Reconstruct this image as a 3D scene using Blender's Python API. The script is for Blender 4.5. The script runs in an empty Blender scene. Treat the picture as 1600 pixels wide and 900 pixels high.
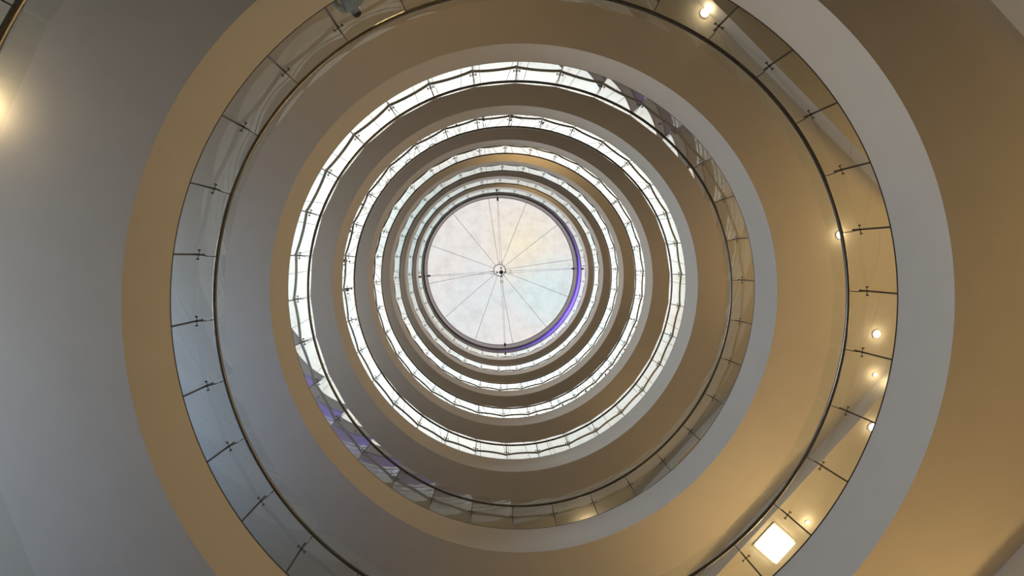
import bpy, bmesh, math, random
from mathutils import Vector, Matrix
random.seed(7)
PI = math.pi
C = bpy.context.scene.collection
SC = bpy.context.scene

# ------------------------------------------------------------------ camera
R = 6.0                       # radius of the round well (its axis is the z axis)
CAMZ = 1.5
F_PX = 694.978
zen = Vector((-36.4069, -47.4919, F_PX)).normalized()      # the zenith seen by the lens
cx = (Vector((1, 0, 0)) - zen.x * zen).normalized()
cy = zen.cross(cx)
cam = bpy.data.cameras.new('camera')
cam.sensor_fit = 'HORIZONTAL'
cam.sensor_width = 36.0
cam.lens = F_PX / 1600.0 * 36.0
cam.clip_start = 0.02
cam.clip_end = 400
co = bpy.data.objects.new('camera', cam)
C.objects.link(co)
right = Vector((cx.x, cy.x, zen.x))
down = Vector((cx.y, cy.y, zen.y))
fwd = Vector((cx.z, cy.z, zen.z))
mr = Matrix((right, -down, -fwd)).transposed().to_4x4()
mr.translation = Vector((-0.1634 * R, -0.19 * R, CAMZ))
co.matrix_world = mr
SC.camera = co

# ------------------------------------------------------------------ view
SC.view_settings.view_transform = 'Standard'
SC.view_settings.look = 'None'
SC.view_settings.exposure = 0.0
SC.view_settings.gamma = 1.0
SC.view_settings.use_curve_mapping = False
SC.cycles.max_bounces = 10
SC.cycles.diffuse_bounces = 4
SC.cycles.glossy_bounces = 5
SC.cycles.transmission_bounces = 6
SC.cycles.transparent_max_bounces = 40
SC.cycles.sample_clamp_indirect = 4.0
SC.cycles.caustics_reflective = False
SC.cycles.caustics_refractive = False

# ------------------------------------------------------------------ world: a hazy bright sky
def build_world():
    w = bpy.data.worlds.new('sky')
    SC.world = w
    w.use_nodes = True
    nt = w.node_tree
    nt.nodes.clear()
    N = nt.nodes.new
    L = nt.links.new
    out = N('ShaderNodeOutputWorld')
    bg = N('ShaderNodeBackground')
    L(bg.outputs[0], out.inputs[0])
    tc = N('ShaderNodeTexCoord')
    n1 = N('ShaderNodeTexNoise')
    n1.inputs['Scale'].default_value = 5.0
    n1.inputs['Detail'].default_value = 3.0
    L(tc.outputs['Generated'], n1.inputs['Vector'])
    r1 = N('ShaderNodeValToRGB')
    e = r1.color_ramp.elements
    e[0].position = 0.36
    e[0].color = (0.745, 0.775, 0.79, 1)
    e[1].position = 0.62
    e[1].color = (0.82, 0.77, 0.74, 1)
    m = e.new(0.5)
    m.color = (0.795, 0.775, 0.765, 1)
    L(n1.outputs['Fac'], r1.inputs['Fac'])
    # warm patch of thin cloud, up and to the right of the hub
    vm = N('ShaderNodeVectorMath')
    vm.operation = 'DISTANCE'
    L(tc.outputs['Generated'], vm.inputs[0])
    vm.inputs[1].default_value = Vector((0.075, -0.03, 1.0)).normalized()
    mp = N('ShaderNodeMapRange')
    mp.inputs['From Min'].default_value = 0.0
    mp.inputs['From Max'].default_value = 0.11
    mp.inputs['To Min'].default_value = 0.9
    mp.inputs['To Max'].default_value = 0.0
    L(vm.outputs['Value'], mp.inputs['Value'])
    mx = N('ShaderNodeMix')
    mx.data_type = 'RGBA'
    L(mp.outputs[0], mx.inputs['Factor'])
    L(r1.outputs['Color'], mx.inputs[6])
    mx.inputs[7].default_value = (0.93, 0.82, 0.62, 1)
    # a patch of clear blue, low on the right
    vb = N('ShaderNodeVectorMath')
    vb.operation = 'DISTANCE'
    L(tc.outputs['Generated'], vb.inputs[0])
    vb.inputs[1].default_value = Vector((0.135, 0.085, 1.0)).normalized()
    mb = N('ShaderNodeMapRange')
    mb.inputs['From Min'].default_value = 0.03
    mb.inputs['From Max'].default_value = 0.10
    mb.inputs['To Min'].default_value = 0.8
    mb.inputs['To Max'].default_value = 0.0
    L(vb.outputs['Value'], mb.inputs['Value'])
    my = N('ShaderNodeMix')
    my.data_type = 'RGBA'
    L(mb.outputs[0], my.inputs['Factor'])
    L(mx.outputs[2], my.inputs[6])
    my.inputs[7].default_value = (0.70, 0.82, 0.84, 1)
    L(my.outputs[2], bg.inputs['Color'])
    # the haze is brighter away from the zenith
    sx = N('ShaderNodeSeparateXYZ')
    L(tc.outputs['Generated'], sx.inputs[0])
    ms = N('ShaderNodeMapRange')
    ms.inputs['From Min'].default_value = 0.981
    ms.inputs['From Max'].default_value = 0.935
    ms.inputs['To Min'].default_value = SKY
    ms.inputs['To Max'].default_value = SKY * 3.0
    L(sx.outputs['Z'], ms.inputs['Value'])
    L(ms.outputs[0], bg.inputs['Strength'])
SKY = 1.1
build_world()

# ------------------------------------------------------------------ galleries
LEVELS = 8
BASE = [CAMZ + 7.1993 + 4.1081 * (k - 1) for k in range(LEVELS)]    # foot of each glass balustrade
FASCIA = 0.92
GLASS_H = 1.46
RAIL_H = [1.02, 0.89] + [0.86] * 5 + [0.78]
RAIL_D = 0.15
NPAN = 33
PHASE = 0.545
ROOF_SOFFIT = CAMZ + 34.95
ROOF_TOP = CAMZ + 36.266
SQ = math.radians(42.0)        # the square galleries stand askew to the picture
AP_IN, AP_OUT = 7.75, 13.0     # half widths: inner plaster ceiling, outer walls
DROP = 0.36

def rad(a):
    return R * (1 - 0.0023 * math.cos(2 * a) + 0.0026 * math.sin(2 * a) + 0.0026 * math.cos(3 * a) - 0.0072 * math.sin(3 * a))

def pol(a, r, z):
    return Vector((r * math.cos(a), r * math.sin(a), z))

# ------------------------------------------------------------------ lights
COOL = (0.93, 0.97, 0.97)       # assumed hazy daylight from the left, no windows built
BLUE = (0.22, 0.52, 1.0)       # blue of the light added to tint the left ceilings
WARM = (1.0, 0.63, 0.235)
def area(name, loc, aim, sx, sy, power, col, spread=180):
    l = bpy.data.lights.new(name, 'AREA')
    l.shape = 'RECTANGLE'
    l.size, l.size_y = sx, sy
    l.energy = power
    l.color = col
    l.spread = math.radians(spread)
    o = bpy.data.objects.new(name, l)
    o.location = loc
    o.rotation_euler = (Vector(aim) - Vector(loc)).to_track_quat('-Z', 'Y').to_euler()
    C.objects.link(o)
    return o
DEG = math.radians
LV_WARM = [60, 116, 98, 70, 60, 50, 42, 30]           # assumed warm corridor light on the right, level by level
LV_LAMP = [138, 106, 32, 44, 14, 12, 10, 8]            # and at the lower right
LV_COOL = [340, 285, 360, 330, 270, 215, 190, 100]     # assumed daylight from the left corner, without a window
LV_BLUE = [46, 88, 48, 30, 16, 10, 8, 4]
for k in range(LEVELS):
    z = BASE[k] + 0.55
    p = pol(DEG(-8), 10.6, z)
    area('corridor_warm_light', p, (0, 0, z + 0.1), 5.0, 1.0, LV_WARM[k], WARM, 160)
    p = pol(DEG(44), 9.4, z)
    area('corridor_warm_light', p, (0, 0, z + 0.1), 4.0, 0.9, LV_LAMP[k], WARM, 170)
    for d in (-96, 98):
        p = pol(DEG(d), 9.2, z)
        if k > 0:
            area('corridor_warm_light', p, (0, 0, z + 0.1), 3.0, 0.8, 7, WARM, 170)  # added fill on two sides to warm the ceilings, no lamps there
    z = BASE[k] + 1.95
    p = pol(DEG(186 if k < 3 else 176), 15.0, z)
    area('added_left_light', p, (0, 0, z), 6.5, 1.2, LV_COOL[k], COOL if k < 4 else (1.0, 0.96, 0.88), 120)  # assumed daylight on the right fascias, a bare area light in a windowless corner
    z = BASE[k] + 1.0
    p = pol(DEG(166), 11.0, z)
    area('added_left_light', p, (0, 0, z + 0.3), 5.0, 1.0, LV_BLUE[k], BLUE, 160)  # added blue light to tint the left ceilings, no window there
# ground floor
area('lobby_warm_light', pol(DEG(46), 9.8, 0.9), (0, 0, 1.8), 5.0, 1.4, 60, WARM, 170)  # assumed warm source at the lower right, no fixture built
area('lobby_warm_light', pol(DEG(168), 13.0, 1.6), (0, 0, 2.2), 7.0, 2.2, 460, (1.0, 0.78, 0.52), 170)  # added warm fill for the ceiling from the left, not a lamp
# violet strip light under the top ceiling, on the right
for d, pw in ((-22, 8), (10, 120), (30, 170), (52, 36)):
    area('violet_strip_light', pol(DEG(d), 7.4, BASE[7] + 0.5), pol(DEG(d), 6.5, ROOF_SOFFIT), 2.6, 0.2, pw, (0.15, 0.09, 1.0), 140)
# warm pools at the top of the middle floors
area('corridor_warm_light', pol(DEG(-80), 8.6, BASE[4] + 1.2), pol(DEG(-80), 6.0, BASE[4] + 3.2), 3.0, 0.8, 100, WARM, 160)
area('corridor_warm_light', pol(DEG(-70), 8.6, BASE[6] + 1.2), pol(DEG(-70), 6.0, BASE[6] + 3.2), 3.0, 0.8, 60, WARM, 160)
# assumed lamp over the walkway where the person stands, no fixture built
area('corridor_warm_light', pol(DEG(-116), 7.9, BASE[2] - 1.35), pol(DEG(-116), 7.7, BASE[1]), 0.8, 0.8, 60, WARM, 150)

# ------------------------------------------------------------------ materials
def mat(name, col, rough=0.6, metal=0.0, spec=0.5, noise=0.0, scale=8.0, bump=0.0):
    m = bpy.data.materials.new(name)
    m.use_nodes = True
    nt = m.node_tree
    b = nt.nodes['Principled BSDF']
    b.inputs['Base Color'].default_value = (*col, 1)
    b.inputs['Roughness'].default_value = rough
    b.inputs['Metallic'].default_value = metal
    b.inputs['Specular IOR Level'].default_value = spec
    if noise or bump:
        tc = nt.nodes.new('ShaderNodeTexCoord')
        n = nt.nodes.new('ShaderNodeTexNoise')
        n.inputs['Scale'].default_value = scale
        n.inputs['Detail'].default_value = 5
        nt.links.new(tc.outputs['Object'], n.inputs['Vector'])
        if noise:
            mx = nt.nodes.new('ShaderNodeMix')
            mx.data_type = 'RGBA'
            mx.inputs[6].default_value = (*[c * (1 - noise) for c in col], 1)
            mx.inputs[7].default_value = (*[min(1, c * (1 + noise)) for c in col], 1)
            nt.links.new(n.outputs['Fac'], mx.inputs['Factor'])
            nt.links.new(mx.outputs[2], b.inputs['Base Color'])
        if bump:
            bp = nt.nodes.new('ShaderNodeBump')
            bp.inputs['Strength'].default_value = bump
            nt.links.new(n.outputs['Fac'], bp.inputs['Height'])
            nt.links.new(bp.outputs[0], b.inputs['Normal'])
    return m

M_PLASTER = mat('plaster', (0.62, 0.60, 0.57), 0.85, spec=0.2, noise=0.05, scale=2.0)
M_FASCIA = mat('painted fascia', (0.62, 0.60, 0.57), 0.8, spec=0.2, noise=0.04, scale=2.0)
M_FLOOR = mat('pale stone floor', (0.45, 0.42, 0.38), 0.45, noise=0.12, scale=1.2)
M_WALL = mat('painted wall', (0.58, 0.55, 0.5), 0.85, spec=0.2, noise=0.05)
M_STEEL = mat('brushed steel', (0.20, 0.19, 0.18), 0.22, metal=1.0)
M_FITTING = mat('dark steel fitting', (0.10, 0.09, 0.08), 0.4, metal=1.0)
M_STRIP = mat('steel joint strip', (0.16, 0.14, 0.12), 0.3, metal=1.0)
M_DARK = mat('dark metal', (0.04, 0.035, 0.03), 0.5, metal=0.6)
M_CABLE = mat('steel cable', (0.20, 0.19, 0.18), 0.5, metal=0.0)
M_CURB = mat('grey brown curb cladding', (0.17, 0.15, 0.14), 0.7, spec=0.2)
M_RIMSTEEL = mat('pale painted steel', (0.55, 0.52, 0.50), 0.6)

def emit(name, col, s):
    m = bpy.data.materials.new(name)
    m.use_nodes = True
    b = m.node_tree.nodes['Principled BSDF']
    b.inputs['Base Color'].default_value = (0.8, 0.8, 0.8, 1)
    b.inputs['Emission Color'].default_value = (*col, 1)
    b.inputs['Emission Strength'].default_value = s
    return m
M_LAMP = emit('warm lamp lens', (1.0, 0.80, 0.48), 14.0)
M_PANEL = emit('warm light panel', (1.0, 0.84, 0.52), 9.0)

def glass_mat():
    m = bpy.data.materials.new('coated balustrade glass')
    m.use_nodes = True
    nt = m.node_tree
    nt.nodes.clear()
    N = nt.nodes.new
    L = nt.links.new
    out = N('ShaderNodeOutputMaterial')
    mix = N('ShaderNodeMixShader')
    tr = N('ShaderNodeBsdfTransparent')
    tr.inputs['Color'].default_value = (0.955, 0.97, 0.955, 1)
    gl = N('ShaderNodeBsdfGlossy')
    gl.inputs['Roughness'].default_value = 0.0
    gl.inputs['Color'].default_value = (0.90, 0.96, 0.93, 1)
    fr = N('ShaderNodeFresnel')
    fr.inputs['IOR'].default_value = 1.52
    geo = N('ShaderNodeNewGeometry')
    def M(op, a, b=None):
        n = N('ShaderNodeMath')
        n.operation = op
        for i, v in enumerate((a, b)):
            if v is None:
                continue
            if isinstance(v, (int, float)):
                n.inputs[i].default_value = v
            else:
                L(v, n.inputs[i])
        return n.outputs[0]
    two = M('DIVIDE', M('MULTIPLY', fr.outputs[0], 2.0), M('ADD', fr.outputs[0], 1.0))    # both faces of the pane
    coat = M('MINIMUM', M('MAXIMUM', M('MULTIPLY', M('SUBTRACT', two, 0.12), GLASS_COAT), 0.08), 0.92)   # angle-selective coating
    fac = M('MULTIPLY', coat, M('SUBTRACT', 1.0, geo.outputs['Backfacing']))
    L(fac, mix.inputs[0])
    L(tr.outputs[0], mix.inputs[1])
    L(gl.outputs[0], mix.inputs[2])
    L(mix.outputs[0], out.inputs[0])
    return m
GLASS_COAT = 3.1
M_GLASS = glass_mat()

def glazing_mat():
    m = bpy.data.materials.new('weathered skylight glazing')
    m.use_nodes = True
    nt = m.node_tree
    nt.nodes.clear()
    N = nt.nodes.new
    L = nt.links.new
    out = N('ShaderNodeOutputMaterial')
    tr = N('ShaderNodeBsdfTransparent')
    tc = N('ShaderNodeTexCoord')
    n = N('ShaderNodeTexNoise')
    n.inputs['Scale'].default_value = 0.9
    n.inputs['Detail'].default_value = 9
    n.inputs['Roughness'].default_value = 0.72
    L(tc.outputs['Object'], n.inputs['Vector'])
    r = N('ShaderNodeValToRGB')
    e = r.color_ramp.elements
    e[0].position = 0.28
    e[0].color = (0.80, 0.785, 0.76, 1)
    e[1].position = 0.55
    e[1].color = (0.95, 0.95, 0.95, 1)
    L(n.outputs['Fac'], r.inputs['Fac'])
    L(r.outputs['Color'], tr.inputs['Color'])
    L(tr.outputs[0], out.inputs[0])
    return m
M_GLAZING = glazing_mat()

# ------------------------------------------------------------------ mesh helpers
def obj(name, bm, m, parent=None, smooth=False):
    me = bpy.data.meshes.new(name)
    bmesh.ops.recalc_face_normals(bm, faces=bm.faces)
    bm.to_mesh(me)
    bm.free()
    me.materials.append(m)
    if smooth:
        for p in me.polygons:
            p.use_smooth = True
        if smooth != 'all':
            me.set_sharp_from_angle(angle=math.radians(35))
    o = bpy.data.objects.new(name, me)
    C.objects.link(o)
    if parent:
        o.parent = parent
    return o

def thing(name, label, cat, loc=(0, 0, 0), rz=0.0, group=None):
    o = bpy.data.objects.new(name, None)
    o.empty_display_size = 0.2
    C.objects.link(o)
    o.location = loc
    o.rotation_euler = (0, 0, rz)
    o['label'] = label
    o['category'] = cat
    if group:
        o['group'] = group
    return o

def tag(o, label, cat, group=None):
    o['label'] = label
    o['category'] = cat
    if group:
        o['group'] = group
    return o

def struct(name, bm, m, parent=None, smooth=False):
    o = obj(name, bm, m, parent, smooth)
    if not parent:
        o['kind'] = 'structure'
    return o

def tube(bm, pts, r, seg=10, closed=False, caps=True):
    """round bar along a list of points"""
    pts = [Vector(p) for p in pts]
    n = len(pts)
    rings = []
    up = None
    for i, p in enumerate(pts):
        if closed:
            d = pts[(i + 1) % n] - pts[i - 1]
        else:
            d = pts[min(i + 1, n - 1)] - pts[max(i - 1, 0)]
        d.normalize()
        ref = Vector((0, 0, 1)) if abs(d.z) < 0.9 else Vector((1, 0, 0))
        u = d.cross(ref).normalized()
        v = d.cross(u).normalized()
        rr = r[i] if isinstance(r, (list, tuple)) else r
        rings.append([bm.verts.new(p + u * rr * math.cos(2 * PI * j / seg) + v * rr * math.sin(2 * PI * j / seg)) for j in range(seg)])
    for i in range(n if closed else n - 1):
        a, b = rings[i], rings[(i + 1) % n]
        for j in range(seg):
            bm.faces.new((a[j], a[(j + 1) % seg], b[(j + 1) % seg], b[j]))
    if not closed and caps:
        bm.faces.new(rings[0])
        bm.faces.new(rings[-1][::-1])

def box8(bm, c8):
    """hexahedron from 4 bottom + 4 top corners"""
    v = [bm.verts.new(c) for c in c8]
    for f in ((0, 1, 2, 3), (7, 6, 5, 4), (0, 4, 5, 1), (1, 5, 6, 2), (2, 6, 7, 3), (3, 7, 4, 0)):
        bm.faces.new([v[i] for i in f])

def box(bm, c, s, mtx=None):
    x, y, z = (k / 2 for k in s)
    c = Vector(c)
    q = [Vector(t) for t in ((-x, -y, -z), (x, -y, -z), (x, y, -z), (-x, y, -z), (-x, -y, z), (x, -y, z), (x, y, z), (-x, y, z))]
    box8(bm, [c + ((mtx @ t) if mtx else t) for t in q])

def lathe(bm, prof, seg=32, c=(0, 0, 0)):
    c = Vector(c)
    rings = []
    for r, z in prof:
        if r < 1e-6:
            rings.append([bm.verts.new(c + Vector((0, 0, z)))])
        else:
            rings.append([bm.verts.new(c + Vector((r * math.cos(2 * PI * j / seg), r * math.sin(2 * PI * j / seg), z))) for j in range(seg)])
    for a, b in zip(rings, rings[1:]):
        for j in range(seg):
            k = (j + 1) % seg
            if len(a) == 1 and len(b) == 1:
                continue
            if len(a) == 1:
                bm.faces.new((a[0], b[k], b[j]))
            elif len(b) == 1:
                bm.faces.new((a[j], a[k], b[0]))
            else:
                bm.faces.new((a[j], a[k], b[k], b[j]))

# ------------------------------------------------------------------ the building shell
NA = 396
PLAN_IN = [AP_IN, 9.6, 9.6, AP_IN]         # half widths towards lower right, lower left, upper left, upper right

def sqr(a, ap):
    if isinstance(ap, (int, float)):
        ap = [ap] * 4
    return min(w / math.cos(a - SQ - i * PI / 2) for i, w in enumerate(ap) if math.cos(a - SQ - i * PI / 2) > 0.05)

def corner(i, ap):
    return (SQ + i * PI / 2 + math.atan2(ap[(i + 1) % 4], ap[i])) % (2 * PI)
ANG = sorted([2 * PI * i / NA for i in range(NA)] + [corner(i, q) for i in range(4) for q in (PLAN_IN, [1] * 4)])

def ring_profile(bm, prof, closed=True):
    """prof: list of functions a -> (r, z); swept around the well"""
    rows = []
    for a in ANG:
        rows.append([bm.verts.new(pol(a, *f(a))) for f in prof])
    n = len(prof)
    for i in range(len(ANG)):
        p, q = rows[i], rows[(i + 1) % len(ANG)]
        for j in range(n if closed else n - 1):
            k = (j + 1) % n
            bm.faces.new((p[j], q[j], q[k], p[k]))

FT = 0.14      # thickness of the fascia casing
for k in range(LEVELS):
    zb, zt = BASE[k] - FASCIA, BASE[k]
    bm = bmesh.new()
    ring_profile(bm, [lambda a: (rad(a) + FT, zb), lambda a: (sqr(a, PLAN_IN), zb), lambda a: (sqr(a, PLAN_IN), zb - DROP),
                      lambda a: (sqr(a, AP_OUT), zb - DROP), lambda a: (sqr(a, AP_OUT), zb + 0.3), lambda a: (rad(a) + FT, zb + 0.3)])
    struct('ceiling', bm, M_PLASTER)
    bm = bmesh.new()
    ring_profile(bm, [lambda a: (rad(a) + FT, zb + 0.3), lambda a: (sqr(a, AP_OUT), zb + 0.3), lambda a: (sqr(a, AP_OUT), zt - 0.03), lambda a: (rad(a) + FT, zt - 0.03)])
    struct('floor', bm, M_FLOOR)
    bm = bmesh.new()
    ring_profile(bm, [lambda a: (rad(a), zb), lambda a: (rad(a) + FT, zb), lambda a: (rad(a) + FT, zt), lambda a: (rad(a), zt)])
    struct('trim_%d' % (k + 1), bm, M_FASCIA)
# roof: its plaster underside, and the deep curb round the skylight
bm = bmesh.new()
ring_profile(bm, [lambda a: (rad(a) + FT, ROOF_SOFFIT), lambda a: (sqr(a, AP_OUT), ROOF_SOFFIT), lambda a: (sqr(a, AP_OUT), ROOF_TOP), lambda a: (rad(a) + FT, ROOF_TOP)])
struct('ceiling', bm, M_PLASTER)
bm = bmesh.new()
ring_profile(bm, [lambda a: (rad(a), ROOF_SOFFIT), lambda a: (rad(a) + FT, ROOF_SOFFIT), lambda a: (rad(a) + FT, ROOF_TOP), lambda a: (rad(a), ROOF_TOP)])
struct('trim_%d' % (LEVELS + 1), bm, M_CURB)
# ground floor and outer walls
bm = bmesh.new()
cs = [pol(SQ + PI / 4 + i * PI / 2, AP_OUT * math.sqrt(2), 0) for i in range(4)]
box8(bm, [c + Vector((0, 0, -0.3)) for c in cs] + cs)
struct('floor', bm, M_FLOOR)
for i, side in enumerate(('wall_right', 'wall_front', 'wall_left', 'wall_back')):
    a, b = cs[i - 1], cs[i]
    n = ((a + b) / 2).normalized() * 0.3
    bm = bmesh.new()
    box8(bm, [a, b, b + n, a + n] + [p + Vector((0, 0, ROOF_TOP)) for p in (a, b, b + n, a + n)])
    struct(side, bm, M_WALL)

# ------------------------------------------------------------------ balustrades
def joint_angle(k):
    return 2 * PI * (k + PHASE) / NPAN

GT = 0.016     # thickness of the glass
def panel_bm(k):
    bm = bmesh.new()
    a, b = joint_angle(k), joint_angle(k + 1)
    p, q = pol(a, rad(a) + 0.035, 0), pol(b, rad(b) + 0.035, 0)
    d = (q - p).normalized()
    p, q = p + d * 0.011, q - d * 0.011
    n = Vector((d.y, -d.x, 0)) * GT
    z0, z1 = Vector((0, 0, -0.04)), Vector((0, 0, GLASS_H))
    box8(bm, [p + z0, q + z0, q + n + z0, p + n + z0, p + z1, q + z1, q + n + z1, p + n + z1])
    return bm

def strip_bm(k, h):
    bm = bmesh.new()
    a = joint_angle(k)
    r = rad(a)
    t = Vector((-math.sin(a), math.cos(a), 0))
    e = Vector((math.cos(a), math.sin(a), 0))
    c = pol(a, r + 0.036, 0)
    s, w = t * 0.0145, e * 0.012
    box8(bm, [c - s - w, c + s - w, c + s + w, c - s + w] + [v + Vector((0, 0, h)) for v in (c - s - w, c + s - w, c + s + w, c - s + w)])
    return bm

def bracket_bm(k, zr, zb):
    """cross arm with two disc clamps on the panes, and a swan-neck arm up to the handrail"""
    bm = bmesh.new()
    a = joint_angle(k)
    r = rad(a)
    t = Vector((-math.sin(a), math.cos(a), 0))
    e = Vector((math.cos(a), math.sin(a), 0))
    c = pol(a, r + 0.016, zb)
    tube(bm, [c - t * 0.08, c + t * 0.08], 0.007, 8)
    for s in (-1, 1):
        m = c + t * 0.078 * s
        tube(bm, [m + e * 0.022, m - e * 0.004], 0.0135, 12)
        tube(bm, [m - e * 0.004, m - e * 0.016], 0.011, 10)
    tube(bm, [c + e * 0.018, c - e * 0.012], 0.018, 12)
    rail = pol(a, r - RAIL_D, zr)
    tube(bm, [c, c - e * 0.05, pol(a, r - 0.11, zb + 0.04), pol(a, r - RAIL_D + 0.01, (zb + zr) / 2), rail - Vector((0, 0, 0.02))], 0.0080, 8)
    return bm

def ring_tube_bm(d, z, r, n=264, seg=12):
    bm = bmesh.new()
    tube(bm, [pol(2 * PI * i / n, rad(2 * PI * i / n) - d, z) for i in range(n)], r, seg, closed=True)
    return bm

LABELS = ['nearest glass balustrade, only its rail and pane tops showing in the corners of the photo',
          'lowest complete ring of glass balustrade, the widest one, with the person behind it',
          'second glass balustrade ring upward from the widest, mirroring sky on its left half',
          'third glass balustrade ring upward from the widest, with mirrored hub blots in its panes',
          'fourth glass balustrade ring upward from the widest, below the golden lit ceiling band',
          'fifth glass balustrade ring upward from the widest, a thin bright band',
          'sixth glass balustrade ring upward, second below the skylight',
          'topmost glass balustrade ring, tinted violet on its right under the skylight']
panel_me, strip_me = [], []
for lv in range(LEVELS):
    t = thing('glass_balustrade', LABELS[lv], 'balustrade', (0, 0, BASE[lv]), 0, 'glass balustrades around the well')
    for k in range(NPAN):
        if lv == 0:
            panel_me.append(obj('glass_panel', panel_bm(k), M_GLASS, t).data)
            strip_me.append(obj('joint_strip', strip_bm(k, 0.84), M_STRIP, t).data)
        else:
            for nm, me in (('glass_panel', panel_me[k]), ('joint_strip', strip_me[k])):
                o = bpy.data.objects.new(nm, me)
                o.parent = t
                C.objects.link(o)
    zb = RAIL_H[lv] - 0.24
    for k in range(NPAN):
        obj('rail_bracket', bracket_bm(k, RAIL_H[lv], zb), M_FITTING, t, True)
    obj('handrail', ring_tube_bm(RAIL_D, RAIL_H[lv], 0.034), M_STEEL, t, 'all')
    bm = bmesh.new()
    ring_profile(bm, [lambda a: (rad(a) + 0.004, 0.0), lambda a: (rad(a) + 0.075, 0.0), lambda a: (rad(a) + 0.075, 0.03), lambda a: (rad(a) + 0.004, 0.03)])
    obj('base_channel', bm, M_DARK, t)

# ------------------------------------------------------------------ skylight
APEX_R, APEX_Z = 0.53, CAMZ + 40.4
RIM_Z = ROOF_TOP
sk = thing('skylight', 'round white glazed skylight cone with twelve thin ribs closing the top of the well', 'skylight', (0, 0, RIM_Z))
H = APEX_Z - RIM_Z
bm = bmesh.new()
lathe(bm, [(R - 0.02, 0.10), (R * 0.75, 0.10 + H * 0.36), (R * 0.5, 0.10 + H * 0.62), (R * 0.25, 0.10 + H * 0.84), (APEX_R - 0.03, H + 0.06), (0.0, H + 0.12)], 96)
obj('glazing', bm, M_GLAZING, sk, 'all')
bm = bmesh.new()
ring_profile(bm, [lambda a: (rad(a) - 0.03, 0.0), lambda a: (rad(a) + 0.2, 0.0), lambda a: (rad(a) + 0.2, 0.16), lambda a: (rad(a) - 0.03, 0.16)])
obj('rim_frame', bm, M_CURB, sk)
bm = bmesh.new()
tube(bm, [Vector((APEX_R * math.cos(2 * PI * i / 48), APEX_R * math.sin(2 * PI * i / 48), H)) for i in range(48)], 0.045, 8, closed=True)
obj('apex_ring', bm, M_CABLE, sk, 'all')
for i in range(12):
    a = math.radians(-9.4 + 30 * i)
    bm = bmesh.new()
    pts = [(rad(a) - 0.03, 0.08), (R * 0.75, 0.02 + H * 0.36), (R * 0.5, 0.02 + H * 0.62), (R * 0.25, 0.02 + H * 0.84), (APEX_R, H)]
    tube(bm, [pol(a, r, z) for r, z in pts], 0.019, 6)
    obj('rib', bm, M_CABLE, sk, True)
# cable cross under the skylight
CZ = CAMZ + 34.75
tr_ = thing('cable_cross', 'four pairs of thin steel cables crossing under the skylight to a dark ball', 'cable', (0, 0, CZ))
bm = bmesh.new()
lathe(bm, [(0, -0.17), (0.09, -0.145), (0.15, -0.07), (0.165, 0.0), (0.15, 0.07), (0.09, 0.145), (0, 0.17)], 24)
obj('hub_ball', bm, M_DARK, tr_, 'all')
for i in range(4):
    a = math.radians(-2.8 + 90 * i)
    e = Vector((math.cos(a), math.sin(a), 0))
    t = Vector((-e.y, e.x, 0))
    bm = bmesh.new()
    box(bm, e * 0.34, (0.08, 0.17, 0.09), Matrix.Rotation(a, 3, 'Z'))
    tube(bm, [e * 0.12, e * 0.34], 0.018, 8)
    obj('clamp', bm, M_DARK, tr_)
    bm = bmesh.new()
    box(bm, e * (rad(a) - 0.34), (0.22, 0.14, 0.16), Matrix.Rotation(a, 3, 'Z'))
    tube(bm, [e * (rad(a) - 0.34), e * (rad(a) - 0.10) + Vector((0, 0, 0.20)), e * (rad(a) + 0.02) + Vector((0, 0, 0.24))], 0.02, 8)
    obj('anchor', bm, M_DARK, tr_)
    for s in (-1, 1):
        bm = bmesh.new()
        tube(bm, [e * 0.40 + t * 0.085 * s, e * (rad(a) - 0.40) + t * 0.03 * s], 0.009, 6)
        o = obj('cable', bm, M_CABLE, tr_)
        bm = bmesh.new()
        tube(bm, [e * 0.62 + t * 0.081 * s, e * 0.86 + t * 0.078 * s], 0.022, 8)
        obj('turnbuckle', bm, M_DARK, o)

# ------------------------------------------------------------------ ceiling lamps
def downlight(x, y, z, label, r=0.10, power=3.0, drop=0.02):
    t = thing('downlight', label, 'ceiling light', (x, y, z), 0, 'round ceiling downlights')
    bm = bmesh.new()
    lathe(bm, [(r * 1.35, 0.0), (r * 1.35, -drop), (r * 1.05, -drop - 0.006), (r * 1.05, 0.0)], 24)
    obj('trim_ring', bm, M_RIMSTEEL, t, True)
    bm = bmesh.new()
    lathe(bm, [(0, -drop * 0.4 - 0.02), (r * 0.6, -drop * 0.4 - 0.015), (r * 1.04, -drop * 0.4)], 24)
    obj('lens', bm, M_LAMP, t, 'all')
    l = bpy.data.lights.new('downlight_glow', 'POINT')      # added below the lens to throw a glow on the ceiling
    l.energy, l.color, l.shadow_soft_size = power, (1.0, 0.74, 0.40), 0.05
    o = bpy.data.objects.new('downlight_glow', l)
    o.location = (x, y, z - 0.16 - power * 0.004)
    C.objects.link(o)
    return t
S2 = BASE[2] - FASCIA
S2D = S2 - DROP
DL = [(3.99, -6.74, 'round warm downlight seen through the widest glass ring at the top right'),
      (7.50, -1.69, 'round warm downlight at the right close under the handrail beside a pane joint'),
      (8.56, 0.74, 'bright round warm downlight in the middle of a pane at the far right'),
      (8.25, 2.94, 'bright round warm downlight at the right just above the grey fascia, by a diagonal beam'),
      (8.57, 1.76, 'small faint downlight between two brighter ones at the far right'),
      (6.73, 5.28, 'small downlight beside the square light panel')]
for x, y, l in DL:
    n1, n2 = abs(x * math.cos(SQ) + y * math.sin(SQ)), abs(-x * math.sin(SQ) + y * math.cos(SQ))
    z = S2D if max(n1, n2) > AP_IN else S2
    downlight(x, y, z, l, 0.04 if 'small' in l else 0.085)
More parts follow.
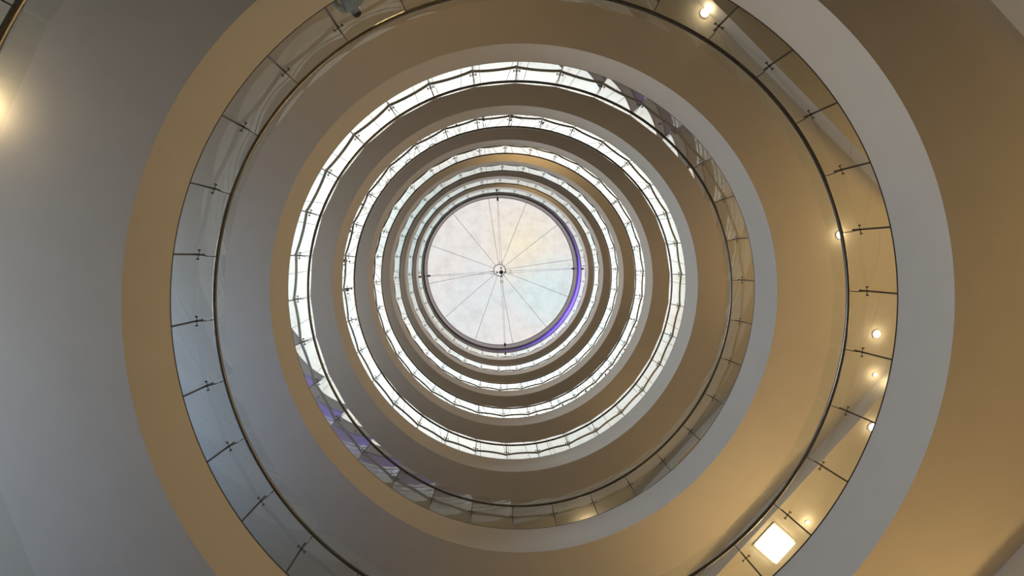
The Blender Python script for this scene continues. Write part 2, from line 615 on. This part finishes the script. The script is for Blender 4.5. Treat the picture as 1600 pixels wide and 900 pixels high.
downlight(2.41, 8.04, BASE[3] - FASCIA, 'warm downlight glowing low in the second glass ring at the bottom', 0.09, 14)
downlight(-7.55, -3.10, BASE[1] - FASCIA, 'warm downlight at the left edge glowing on the lowest ceiling', 0.12, 15)
t = thing('light_panel', 'square white glowing ceiling light panel behind the widest glass ring at lower right', 'ceiling light', (5.92, 5.78, S2D), SQ)
bm = bmesh.new()
for sx, sy, w, h in ((0, 0.36, 0.76, 0.04), (0, -0.36, 0.76, 0.04), (0.36, 0, 0.04, 0.68), (-0.36, 0, 0.04, 0.68)):
    box(bm, (sx, sy, -0.012), (w, h, 0.03))
obj('frame', bm, M_RIMSTEEL, t)
bm = bmesh.new()
box(bm, (0, 0, -0.045), (0.67, 0.67, 0.09))
obj('diffuser', bm, M_PANEL, t)
area('light_panel_light', (5.92, 5.78, S2D - 0.12), (5.92, 5.78, 0), 0.62, 0.62, 80, (1.0, 0.78, 0.45))

# ------------------------------------------------------------------ the person at the balustrade
def skin_mesh(name, verts, edges, radii, m, parent, root=0, sub=2):
    me = bpy.data.meshes.new(name)
    me.from_pydata([Vector(v) for v in verts], edges, [])
    o = bpy.data.objects.new(name, me)
    C.objects.link(o)
    o.parent = parent
    md = o.modifiers.new('skin', 'SKIN')
    md.use_smooth_shade = True
    sv = me.skin_vertices[0].data
    for i, r in enumerate(radii):
        sv[i].radius = r if isinstance(r, tuple) else (r, r)
    sv[root].use_root = True
    ss = o.modifiers.new('smooth', 'SUBSURF')
    ss.levels = ss.render_levels = sub
    me.materials.append(m)
    return o

class Graph:
    def __init__(self):
        self.v, self.e, self.r = [], [], []
    def chain(self, pts, start=None):
        last = start
        for p, r in pts:
            self.v.append(p)
            self.r.append(r)
            if last is not None:
                self.e.append((last, len(self.v) - 1))
            last = len(self.v) - 1
        return last

M_SKIN = mat('skin', (0.52, 0.33, 0.24), 0.5)
M_HAIR = mat('black hair', (0.012, 0.011, 0.012), 0.5)
M_JACKET = mat('grey blue jacket cloth', (0.20, 0.25, 0.31), 0.85, noise=0.35, scale=14)
M_TROUSERS = mat('dark trouser cloth', (0.035, 0.04, 0.055), 0.9)
M_SHOE = mat('dark shoe', (0.03, 0.028, 0.028), 0.5)
M_EYEW = mat('eye white', (0.75, 0.73, 0.70), 0.3)
M_IRIS = mat('iris', (0.03, 0.02, 0.015), 0.3)
M_LIP = mat('lips', (0.40, 0.18, 0.15), 0.5)

PA = DEG(-121)
pr = thing('person', 'person with dark hair in a grey blue jacket standing behind the widest glass ring', 'person', pol(PA, 6.66, BASE[1] - 0.03), PA + PI / 2)
# local axes: +y looks away from the well, so the person faces -y... feet at z = 0
def person():
    g = Graph()
    pel = g.chain([((0, 0, 0.92), (0.15, 0.105))])
    ch = g.chain([((0, 0.005, 1.04), (0.135, 0.095)), ((0, 0.0, 1.18), (0.15, 0.10)), ((0, -0.005, 1.31), (0.155, 0.10))], pel)
    nk = g.chain([((0, -0.01, 1.41), (0.07, 0.065)), ((0, -0.025, 1.47), (0.052, 0.054))], ch)
    hd = g.chain([((0, -0.055, 1.525), (0.058, 0.066)), ((0, -0.052, 1.575), (0.071, 0.088)), ((0, -0.042, 1.63), (0.074, 0.092)), ((0, -0.035, 1.675), (0.055, 0.068))], nk)
    for s in (-1, 1):
        g.chain([((s * 0.09, 0.0, 0.84), 0.088), ((s * 0.10, -0.005, 0.66), 0.075), ((s * 0.10, -0.01, 0.48), 0.056), ((s * 0.105, 0.01, 0.32), 0.054), ((s * 0.105, 0.015, 0.12), 0.036), ((s * 0.108, 0.01, 0.055), 0.038), ((s * 0.112, -0.07, 0.035), (0.04, 0.028)), ((s * 0.115, -0.15, 0.025), (0.036, 0.02))], pel)
        w = g.chain([((s * 0.13, 0.0, 1.365), 0.06), ((s * 0.185, 0.0, 1.34), 0.056), ((s * 0.225, 0.015, 1.20), 0.045), ((s * 0.245, 0.02, 1.07), 0.038), ((s * 0.24, -0.045, 0.95), 0.034), ((s * 0.225, -0.10, 0.85), (0.027, 0.023))], ch)
        palm = g.chain([((s * 0.222, -0.118, 0.80), (0.038, 0.017)), ((s * 0.22, -0.128, 0.765), (0.040, 0.015))], w)
        for i, (dy, ln) in enumerate(((-0.030, 0.068), (-0.010, 0.078), (0.010, 0.072), (0.029, 0.056))):
            g.chain([((s * 0.219, -0.130 + dy, 0.745), 0.0095), ((s * (0.215 - 0.004 * i), -0.134 + dy * 1.1, 0.745 - ln * 0.5), 0.0088), ((s * (0.200 - 0.004 * i), -0.134 + dy * 1.1, 0.745 - ln), 0.0078)], palm)
        g.chain([((s * 0.212, -0.152, 0.80), 0.012), ((s * 0.203, -0.172, 0.775), 0.0105), ((s * 0.197, -0.18, 0.748), 0.009)], palm - 1)
        # ear
    return g
g = person()
skin_mesh('body', g.v, g.e, g.r, M_SKIN, pr)

def blob(name, m, parent, c, s, rx=0.0, seg=20, keep=None):
    bm = bmesh.new()
    bmesh.ops.create_uvsphere(bm, u_segments=seg, v_segments=seg // 2 + 2, radius=1.0)
    mt = Matrix.Translation(Vector(c)) @ Matrix.Rotation(rx, 4, 'X') @ Matrix.Diagonal((*s, 1))
    if keep:
        bmesh.ops.delete(bm, geom=[v for v in bm.verts if not keep(v.co)], context='VERTS')
    bmesh.ops.transform(bm, matrix=mt, verts=bm.verts)
    return obj(name, bm, m, parent, 'all')
for s in (-1, 1):
    e = blob('eye', M_EYEW, pr, (s * 0.030, -0.132, 1.592), (0.014, 0.010, 0.009))
    blob('iris', M_IRIS, e, (s * 0.030, -0.140, 1.591), (0.006, 0.004, 0.006), seg=12)
    blob('ear', M_SKIN, pr, (s * 0.077, -0.04, 1.585), (0.011, 0.022, 0.032), 0.15, 14)
bm = bmesh.new()
tube(bm, [(0, -0.128, 1.60), (0, -0.142, 1.575), (0, -0.153, 1.556), (0, -0.132, 1.547)], [0.009, 0.011, 0.014, 0.008], 10)
obj('nose', bm, M_SKIN, pr, 'all')
blob('mouth', M_LIP, pr, (0, -0.122, 1.522), (0.024, 0.010, 0.008), seg=14)
# hair: a cap over the crown with longer sides and back
bm = bmesh.new()
bmesh.ops.create_uvsphere(bm, u_segments=32, v_segments=22, radius=1.0)
bmesh.ops.delete(bm, geom=[v for v in bm.verts if (v.co.y < -0.35 and v.co.z < 0.42) or v.co.z < -0.86], context='VERTS')
for v in bm.verts:
    k = 1 + 0.02 * math.sin(v.co.x * 21) * math.cos(v.co.y * 17)
    v.co = Vector((v.co.x * 0.095 * k, v.co.y * 0.112 * k, v.co.z * (0.098 if v.co.z > 0 else 0.17))) + Vector((0, -0.03, 1.615))
hair = obj('hair', bm, M_HAIR, pr, 'all')
sd = hair.modifiers.new('thick', 'SOLIDIFY')
sd.thickness = 0.012
# clothes
g = Graph()
a0 = g.chain([((0, 0, 0.86), (0.178, 0.135))])
a1 = g.chain([((0, 0.005, 1.02), (0.168, 0.125)), ((0, 0, 1.18), (0.172, 0.125)), ((0, -0.005, 1.31), (0.172, 0.122))], a0)
g.chain([((0, -0.01, 1.41), (0.092, 0.085)), ((0, -0.02, 1.445), (0.075, 0.074))], a1)
for s in (-1, 1):
    g.chain([((s * 0.13, 0.0, 1.365), 0.078), ((s * 0.188, 0.0, 1.34), 0.074), ((s * 0.228, 0.015, 1.20), 0.062), ((s * 0.247, 0.02, 1.07), 0.054), ((s * 0.242, -0.045, 0.95), 0.049), ((s * 0.229, -0.088, 0.87), 0.043)], a1)
jk = skin_mesh('jacket', g.v, g.e, g.r, M_JACKET, pr)
jk['label'] = 'grey blue jacket'
g = Graph()
a0 = g.chain([((0, 0, 0.93), (0.16, 0.118))])
for s in (-1, 1):
    g.chain([((s * 0.09, 0.0, 0.83), 0.102), ((s * 0.10, -0.005, 0.66), 0.09), ((s * 0.10, -0.01, 0.48), 0.072), ((s * 0.105, 0.01, 0.30), 0.068), ((s * 0.107, 0.012, 0.09), 0.06)], a0)
skin_mesh('trousers', g.v, g.e, g.r, M_TROUSERS, pr)
for s in (-1, 1):
    bm = bmesh.new()
    rows = []
    for y, w, h in ((0.075, 0.030, 0.05), (0.05, 0.042, 0.085), (0.0, 0.045, 0.095), (-0.06, 0.046, 0.075), (-0.12, 0.050, 0.058), (-0.17, 0.046, 0.048), (-0.205, 0.026, 0.036)):
        rows.append([bm.verts.new((s * 0.112 + w * math.cos(t) * (1.0 if math.sin(t) < 0.3 else 0.85), y, h / 2 + h / 2 * math.sin(t))) for t in [2 * PI * i / 14 for i in range(14)]])
    for p, q in zip(rows, rows[1:]):
        for j in range(14):
            bm.faces.new((p[j], p[(j + 1) % 14], q[(j + 1) % 14], q[j]))
    bm.faces.new(rows[0])
    bm.faces.new(rows[-1][::-1])
    obj('shoe', bm, M_SHOE, pr, 'all')
